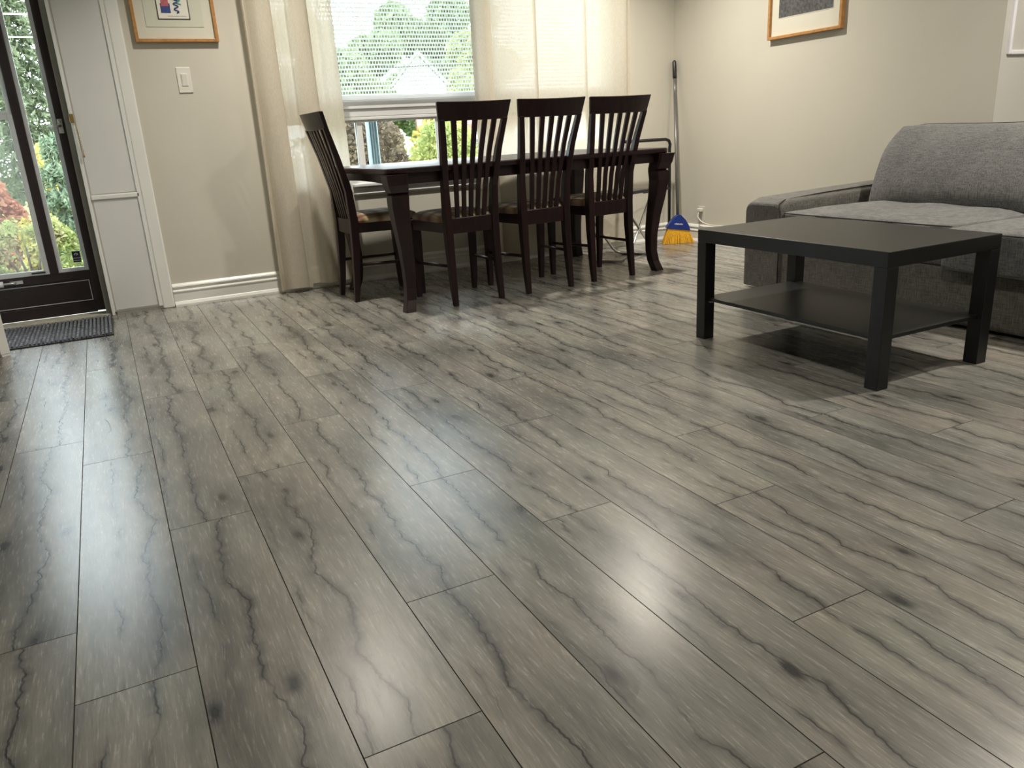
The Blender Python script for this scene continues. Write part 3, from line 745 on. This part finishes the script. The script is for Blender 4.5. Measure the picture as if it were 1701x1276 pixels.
pb = [Vector(p) for p in ((3.735, 4.735, .01), (3.735, 4.735, .680), (3.740, 4.735, .708), (3.729, 4.735, .735), (3.70, 4.735, .746), (3.322, 4.735, .748))]
B().tube([p - o_ for p in pb], .0115, 10).build('back_frame', 'blacktube', FC)
B().tube([V3(3.735, 4.735, .40), V3(3.30, 4.46, .415)], .009, 8).tube([V3(3.322, 4.735, .748), V3(3.30, 4.735, .70), V3(3.20, 4.60, .42)], .010, 8).build('seat_rail', 'blacktube', FC)

# ------------------------------------------------------------ pictures, switch, outlet
def frame_parts(t, w_, h_, fw, dep, fm='oak'):
    ring(-w_ / 2, w_ / 2, 0, h_, fw, -dep, 0).build('frame', fm, t, bevel=.002)
PA = thing('framed_picture', 'oak framed small colour print in a wide cream mount', 'picture', (.524, YB, 1.418))
frame_parts(PA, .420, .54, .017, .028)
B().box(-.193, .193, -.012, -.002, .016, .524).build('mount', 'mount', PA)
B().box(-.145, .145, -.0145, -.012, .075, .46).build('inner_mount', 'mount2', PA, bevel=.001)
pr = B().box(-.081, .081, -.0160, -.0145, .111, .42).build('print', 'ink', PA)
B().box(-.076, .076, -.0170, -.016, .116, .417).build('print_paper', 'paper', pr)
B().box(-.060, -.012, -.0178, -.017, .143, .190).build('colour_block', 'blueink', pr, )
B().box(-.055, -.018, -.0184, -.0178, .176, .215).build('colour_block', 'pinkink', pr)
q = B().tube([(.018 + .012 * math.sin(i * 1.1), -.0178, .143 + i * .0045) for i in range(20)], .0035, 5); q.build('squiggle', 'blueink', pr)
q = B().tube([(.030 + .014 * math.cos(i * 1.3), -.0178, .185 + i * .004) for i in range(14)], .003, 5); q.build('squiggle', 'tealink', pr)
q = B().tube([(-.030 + i * .0035, -.0175, .128 + .0016 * math.sin(i * 2.1) * (1 + .4 * math.sin(i * .7))) for i in range(28)], .0007, 4); q.build('signature', 'ink', pr)
PB = thing('framed_picture', 'oak framed grey landscape print above the sofa', 'picture', (XR, 3.655, 1.308), -PI / 2)
frame_parts(PB, .560, .46, .017, .030)
B().box(-.262, .262, -.012, -.002, .016, .444).build('mount', 'mount', PB)
pe = B().box(-.205, .205, -.0145, -.012, .118, .38).build('print', 'engraving', PB)
B().box(-.209, .209, -.0135, -.012, .114, .384).build('print_margin', 'paper', PB)
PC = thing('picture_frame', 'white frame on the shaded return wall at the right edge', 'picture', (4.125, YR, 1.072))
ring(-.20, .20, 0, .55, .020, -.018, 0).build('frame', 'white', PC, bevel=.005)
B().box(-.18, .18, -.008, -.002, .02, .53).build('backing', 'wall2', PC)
SW = thing('light_switch', 'white rocker light switch below the small colour print', 'switch', (.523, YB, 1.163))
B().box(-.036, .036, -.006, 0, 0, .130).build('plate', 'switch', SW, bevel=.002)
B().box(-.0165, .0165, -.0085, -.006, .034, .098).build('bezel', 'switch', SW, bevel=.001)
B().loft([[(-.013, -.0085, .038), (.013, -.0085, .038), (.013, -.0085, .094), (-.013, -.0085, .094)], [(-.013, -.0095, .038), (.013, -.0095, .038), (.013, -.0135, .094), (-.013, -.0135, .094)]]).build('rocker', 'switch', SW)
OU = thing('wall_outlet', 'white wall outlet behind the broom with a cord plugged in', 'outlet', (XR, 4.545, .205))
B().box(-.006, 0, -.036, .036, -.055, .060).build('plate', 'wall', OU, bevel=.002)
B().box(-.034, -.006, -.020, .020, .022, .046).build('plug', 'cable', OU, bevel=.004)
cb = B(); pts = [(XR - .030, 4.545, .222), (XR - .040, 4.54, .190), (XR - .032, 4.50, .155), (XR - .020, 4.42, .138), (XR - .012, 4.30, .1375), (XR - .012, 3.6, .1375), (XR - .012, 3.25, .137)]
sm = []
for i in range(len(pts) - 1):
    for k in range(6):
        a = [Vector(pts[max(0, min(len(pts) - 1, i + j))]) for j in (-1, 0, 1, 2)]; t = k / 6
        sm.append(.5 * ((2 * a[1]) + (-a[0] + a[2]) * t + (2 * a[0] - 5 * a[1] + 4 * a[2] - a[3]) * t * t + (-a[0] + 3 * a[1] - 3 * a[2] + a[3]) * t ** 3))
tag(cb.tube(sm, .0042, 6).build('power_cord', 'cable'), 'white power cord running along the baseboard top to the sofa', 'cord')

# ------------------------------------------------------------ door mat, ribbed
MT = thing('door_mat', 'ribbed charcoal door mat below the storm door', 'mat', (-.525, 4.575, 0))
B().box(-.45, .45, -.275, .265, .0005, .006).build('backing', 'rubber', MT, bevel=.001)
q = B(); k = 0
while k < 48:
    x = -.437 + k * .0186; n = 22
    rings = []
    for i in range(n + 1):
        y = -.262 + .516 * i / n; h = .0135 + .0018 * math.sin(i * 2.3 + k * 1.9); wv = .0068 + .0012 * math.sin(i * 3.1 + k)
        rings.append([(x - wv, y, .0055), (x + wv, y, .0055), (x + wv * .6, y, h), (x - wv * .6, y, h)])
    q.loft(rings); k += 1
tag(q.build('ribs', 'mat', MT), kind='stuff')

# ------------------------------------------------------------ ceiling lights, with unseen fill lamps added over the sofa and in the alcove
LAMP_L = ['recessed ceiling light above the floor left of the dining table', 'recessed ceiling light above the right end of the dining table', 'recessed ceiling light above the open floor facing the side chair',
          'unseen fill light added above the sofa and coffee table', 'recessed ceiling light behind the viewpoint, on the door side', 'recessed ceiling light behind the viewpoint, on the sofa side', 'unseen fill light added in the alcove past the sofa']
for i, (x, y, watt) in enumerate(LAMPS):
    if i == 0:
        t = thing('ceiling_light', LAMP_L[0], 'light', (x, y, CEIL), 0, 'recessed ceiling lights'); L0 = t
        B().lathe([(.050, 0), (.066, 0), (.068, -.004), (.052, -.007), (.050, 0)], (0, 0, 0), 24).build('trim_ring', 'white', t)
        B().lathe([(0, -.001), (.050, -.001), (.050, -.004), (0, -.004)], (0, 0, 0), 24).build('lens', 'lens', t)
    else: dup(L0, (x, y, CEIL), 0, LAMP_L[i])
    ld = bpy.data.lights.new('lamp_light', 'AREA'); ld.shape = 'DISK'; ld.size = .10; ld.spread = math.radians((116, 126)[i] if i < 2 else 172); ld.energy = watt; ld.color = LAMP_COL
    lo = bpy.data.objects.new('lamp_light', ld); C.objects.link(lo); lo.location = (x, y, CEIL - .008)

# ------------------------------------------------------------ outdoors
GZ = -.42
M['lawn'] = mat_leaf('autumn_lawn', [(.10, .16, .04), (.20, .24, .08), (.34, .28, .15)], 2.5, 0)
M['pave'] = plain('pale_paving', (.55, .55, .54), .8, .08, 2)
M['siding'] = plain('white_siding', (.80, .80, .79), .7, .03, 2)
M['redroof'] = plain('red_brown_roof', (.42, .13, .10), .8, .15, 3)
M['greyroof'] = plain('pale_grey_roof', (.45, .45, .47), .8, .1, 3)
M['darkpane'] = plain('dark_window_pane', (.10, .11, .12), .15, .1, 3)
M['bark'] = plain('bark', (.10, .075, .055), .9, .3, 9)
M['paleblue'] = plain('pale_blue_metal', (.20, .26, .29), .5, .06, 8)
LEAF = {
 'spruce': mat_leaf('spruce_needles', [(.07, .085, .055), (.15, .18, .11), (.30, .33, .22)], 1.6),
 'bluespruce': mat_leaf('blue_green_needles', [(.085, .115, .080), (.17, .225, .15), (.32, .37, .26)], 4),
 'hedge': mat_leaf('yellow_green_hedge', [(.08, .10, .035), (.20, .24, .08), (.34, .33, .16), (.33, .24, .18)], 3.5),
 'yellow': mat_leaf('yellow_leaves', [(.22, .21, .07), (.42, .36, .10), (.55, .48, .22)], 4),
 'red': mat_leaf('rust_red_leaves', [(.22, .09, .06), (.42, .20, .13), (.45, .30, .20)], 4),
 'brown': mat_leaf('brown_twiggy_leaves', [(.05, .042, .035), (.16, .125, .095), (.30, .25, .14)], 5),
 'green': mat_leaf('mid_green_leaves', [(.08, .12, .06), (.18, .24, .12), (.32, .37, .21)], 1.2),
 'lime': mat_leaf('lime_green_leaves', [(.17, .22, .09), (.36, .40, .15), (.60, .57, .24)], 2),
}
struct('garden_ground', B().box(-40, 60, YB + TH, 90, GZ - .2, GZ), 'lawn')
struct('door_step', B().box(-1.5, .5, YB + TH, YB + 1.3, GZ, -.03), 'pave')
def leaves(name, m, parent, pts, nrm, size, seed, asp=.55):
    rs = np.random.RandomState(seed); n = len(pts)
    u = rs.normal(size=(n, 3)); u /= np.linalg.norm(u, axis=1)[:, None]
    if nrm is not None: u = u * .8 + nrm; u /= np.linalg.norm(u, axis=1)[:, None]
    v = np.cross(u, rs.normal(size=(n, 3))); v /= np.linalg.norm(v, axis=1)[:, None]
    s = (size * rs.uniform(.6, 1.3, n))[:, None]
    q = np.empty((n, 4, 3)); q[:, 0] = pts - u * s; q[:, 1] = pts + v * s * asp; q[:, 2] = pts + u * s; q[:, 3] = pts - v * s * asp
    me = bpy.data.meshes.new(name); me.vertices.add(n * 4); me.vertices.foreach_set('co', q.reshape(-1).astype(np.float32))
    me.loops.add(n * 4); me.loops.foreach_set('vertex_index', np.arange(n * 4, dtype=np.int32))
    me.polygons.add(n); me.polygons.foreach_set('loop_start', np.arange(0, n * 4, 4, dtype=np.int32)); me.update(calc_edges=True)
    me.materials.append(m); o = bpy.data.objects.new(name, me); C.objects.link(o); o.parent = parent; o['kind'] = 'stuff'; return o
def shrub(name, label, cat, x, y, rx, ry, h, kind, n, size, seed, z0=GZ, group=None, boxy=False):
    rs = np.random.RandomState(seed); t = thing(name, label, cat, (x, y, z0), 0, group)
    d = rs.normal(size=(n, 3)); d /= np.linalg.norm(d, axis=1)[:, None]; r = rs.uniform(.55, 1, n) ** .5
    if boxy: d = np.sign(d) * np.abs(d) ** .45
    p = d * r[:, None] * np.array([rx, ry, h / 2]); lump = 1 + .12 * np.sin(p[:, 0] * 9 / max(rx, .3)) * np.cos(p[:, 2] * 7)
    p *= lump[:, None]; p[:, 2] += h / 2 + .02; p[:, 2] = np.clip(p[:, 2], .02, None)
    leaves('foliage', LEAF[kind], t, p, None, size, seed + 1)
    q = B()
    for k in range(5):
        a = k * 1.3 + seed; q.tube([(0.04 * math.cos(a), .04 * math.sin(a), 0), (rx * .3 * math.cos(a), ry * .3 * math.sin(a), h * .45), (rx * .6 * math.cos(a), ry * .6 * math.sin(a), h * .8)], [.02, .012, .005], 5)
    q.build('stem', 'bark', t); return t
def conifer(label, x, y, h, rad, kind, seed, n=9000, size=.09, z0=GZ, group='garden conifers'):
    rs = np.random.RandomState(seed); t = thing('conifer_tree', label, 'tree', (x, y, z0), 0, group)
    tiers = int(h / .28); P = []; N = []
    for i in range(n):
        k = rs.randint(tiers); z = .12 * h + (h * .88) * (k + .5) / tiers; R = rad * (1 - (z / h)) ** .8 + .05
        nb = 9; a = 2 * PI * rs.randint(nb) / nb + k * .7 + rs.normal() * .13; f = rs.uniform(.1, 1) ** .7
        r = R * f * (1 + .12 * math.sin(k * 2.1 + a * 3)); P.append((r * math.cos(a), r * math.sin(a), z - .28 * R * f * f + rs.normal() * .05))
    leaves('foliage', LEAF[kind], t, np.array(P), None, size, seed + 1, .3)
    B().tube([(0, 0, 0), (0, 0, h * .97)], [.05 * h / 3 + .02, .01], 8).build('trunk', 'bark', t); return t
def broadleaf(label, x, y, h, rad, kind, seed, n=7000, size=.16, group='garden trees'):
    rs = np.random.RandomState(seed); t = thing('leafy_tree', label, 'tree', (x, y, GZ), 0, group); P = []
    cs = [(rs.normal() * rad * .45, rs.normal() * rad * .45, h * rs.uniform(.35, .9), rad * rs.uniform(.35, .6)) for _ in range(11)]
    for i in range(n):
        c = cs[i % 11]; d = rs.normal(size=3); d /= np.linalg.norm(d); r = c[3] * rs.uniform(.5, 1) ** .4; P.append((c[0] + d[0] * r, c[1] + d[1] * r, c[2] + d[2] * r))
    leaves('foliage', LEAF[kind], t, np.array(P), None, size, seed + 1)
    q = B().tube([(0, 0, 0), (.05, 0, h * .5)], [.12, .08], 8)
    for c in cs[:7]: q.tube([(.03, 0, h * .3), (c[0], c[1], c[2])], [.05, .02], 5)
    q.build('trunk', 'bark', t); return t
# seen through the door
for i, (x, lab) in enumerate(((-1.62, 'low trimmed hedge segment outside, left behind the dusty pane'), (-.70, 'low trimmed hedge segment outside, centred behind the door glass'), (.22, 'low trimmed hedge segment outside, right behind the narrow pane'))):
    shrub('hedge', lab, 'hedge', x, 8.5, .405, .40, .74, 'hedge', 9000, .024, 20 + i, group='low hedge outside the door', boxy=True)
conifer('small blue green conifer outside behind the narrow door pane', -.40, 10.6, 1.55, .40, 'bluespruce', 31, 6000, .05)
shrub('shrub', 'yellow arching shrub outside behind the narrow door pane', 'shrub', -.53, 12.2, .30, .3, 1.50, 'yellow', 2600, .05, 33)
shrub('shrub', 'rust red shrub outside behind the dusty door pane', 'shrub', -1.32, 11.2, .46, .45, 1.1, 'red', 4200, .045, 35)
shrub('shrub', 'small yellow flowering bush outside in front of the red shrub', 'shrub', -.80, 10.2, .09, .09, .66, 'yellow', 500, .04, 37)
conifer('tall dark spruce outside, left behind the dusty door pane', -1.9, 14.0, 6.5, .90, 'spruce', 41, 34000, .06)
conifer('tall spruce outside behind the narrow door pane', -.95, 16.6, 5.8, .95, 'spruce', 43, 26000, .06)
conifer('far spruce outside, right behind the narrow door pane', -.30, 20.0, 3.4, 1.0, 'spruce', 45, 16000, .065)
# seen through the window
shrub('shrub', 'brown twiggy hedge bush close outside the window', 'shrub', 2.05, 7.1, .62, .45, 1.55, 'brown', 14000, .026, 51)
shrub('shrub', 'brown and green bush outside, second along behind the window', 'shrub', 2.75, 8.75, .42, .4, 1.50, 'brown', 9000, .028, 53)
shrub('shrub', 'bright yellow green bush close outside the window', 'shrub', 3.10, 7.5, .40, .4, 1.45, 'lime', 12000, .026, 55)
shrub('shrub', 'golden yellow bush outside behind the window', 'shrub', 3.55, 8.6, .34, .4, 1.62, 'yellow', 3200, .045, 57)
shrub('shrub', 'low yellow bush outside in line with the first chair back', 'shrub', 4.55, 10.4, .25, .3, .95, 'yellow', 1600, .045, 59)
broadleaf('dark green tree outside behind the left of the blind', 5.2, 18.0, 3.3, .95, 'green', 61, 9000, .10)
broadleaf('dense green tree outside left of the white house', 8.2, 25.5, 4.6, 1.25, 'green', 63, 9000, .13)
broadleaf('lime green tree outside right of the white house', 11.9, 25.2, 4.6, 1.15, 'lime', 65, 8000, .14)
broadleaf('tall green tree outside far behind the white house', 15.8, 40.0, 8.2, 2.3, 'green', 67, 11000, .22)
broadleaf('far green tree outside rising over the left side of the white house roof', 10.2, 41.0, 7.2, 1.9, 'lime', 73, 9000, .2)
broadleaf('yellowing tree outside behind the right of the blind', 9.5, 20.0, 4.6, .60, 'lime', 69, 4000, .11)
broadleaf('small green tree outside close against the right of the white house', 14.9, 31.5, 4.6, 1.2, 'green', 71, 8000, .16)
# white gabled house
HS = thing('house', 'white gabled house seen through the blind', 'house', (11.45, 29.5, GZ), -.30)
q = B(); W2 = 1.0
q.loft([[(-W2, y, 0), (W2, y, 0), (W2, y, 3.15), (0, y, 4.25), (-W2, y, 3.15)] for y in (0, 5)]); q.build('wall', 'siding', HS)
q = B()
for i in range(22): q.box(-W2 + .0, W2 - .0, -.03, .0, .14 * i + .005, .14 * i + .115)
tag(q.build('siding_boards', 'siding', HS), kind='stuff')
for s in (-1, 1):
    B().loft([[(s * (W2 + .2), y, 2.98), (s * (W2 + .2), y, 3.10), (0, y, 4.42), (0, y, 4.28)] for y in (-.25, 5.2)]).build('roof', 'greyroof', HS)
for k in range(2):
    f_ = ring(-.34 + k * .36, -.02 + k * .36, 2.30, 2.92, .035, -.09, -.03).build('window', 'siding', HS)
    for a in range(2):
        for b_ in range(4):
            x = -.30 + k * .36 + a * .125; z = 2.34 + b_ * .138; B().box(x, x + .105, -.07, -.05, z, z + .118).build('pane', 'darkpane', f_)
SH = thing('house', 'low house with a red brown roof seen between chair slats', 'house', (6.95, 15.2, GZ), -.35)
B().box(-.9, .9, 0, 2, 0, 1.45).build('wall', 'siding', SH)
for s in (-1, 1): B().loft([[(x, -.15 if s < 0 else 2.15, 1.40), (x, -.15 if s < 0 else 2.15, 1.50), (x, 1.0, 2.0), (x, 1.0, 1.9)] for x in (-1.1, 1.1)]).build('roof', 'redroof', SH)
B().box(-.5, .5, -.03, 0, .5, 1.2).build('window', 'darkpane', SH)
# pale blue ribbed post close outside the lower sash
DP = thing('porch_post', 'pale blue ribbed post close outside the lower window', 'post', (1.735, 5.42, GZ))
q = B(); 
for i in range(4): q.loft([[(x, y, z) for x, y in ((-.036 + i * .018, .0), (-.029 + i * .018, -.012), (-.020 + i * .018, 0), (-.020 + i * .018, .05), (-.036 + i * .018, .05))] for z in (0, 1.46)])
q.build('ribbed_face', 'paleblue', DP)
B().box(-.05, .05, -.02, .07, 0, .06).build('base', 'paleblue', DP)
def pole(x, y, h, lab):
    t = thing('utility_pole', lab, 'pole', (x, y, GZ)); B().tube([(0, 0, 0), (0, 0, h)], [.11, .08], 10).build('pole_shaft', 'bark', t)
    B().box(-.5, .5, -.09, -.03, h - .35, h - .25).build('crossarm', 'bark', t)
pole(1.8, 14.05, 3.7, 'wooden utility pole outside between door and window'); pole(-9, 14.05, 4.0, 'wooden utility pole outside far left of the door')
for nm, z0 in (('lower', 2.55), ('upper', 2.85)):
    tag(B().tube([(-9, 13.96, z0 + .15), (-4.5, 13.96, z0 + .02), (0, 13.96, z0), (1.8, 13.96, z0 + .01)], .010, 6).build('overhead_cable', 'white'), '%s white overhead cable crossing the top of the door view' % nm, 'cable')
pole(15.5, 13.0, 3.2, 'wooden utility pole outside far right of the window')
tag(B().tube([(1.8, 13.96, 2.02), (5, 13.5, 2.03), (9, 13.2, 2.12), (15.5, 12.92, 2.45)], .010, 6).build('overhead_cable', 'blacktube'), 'dark overhead cable crossing behind the blind', 'cable')
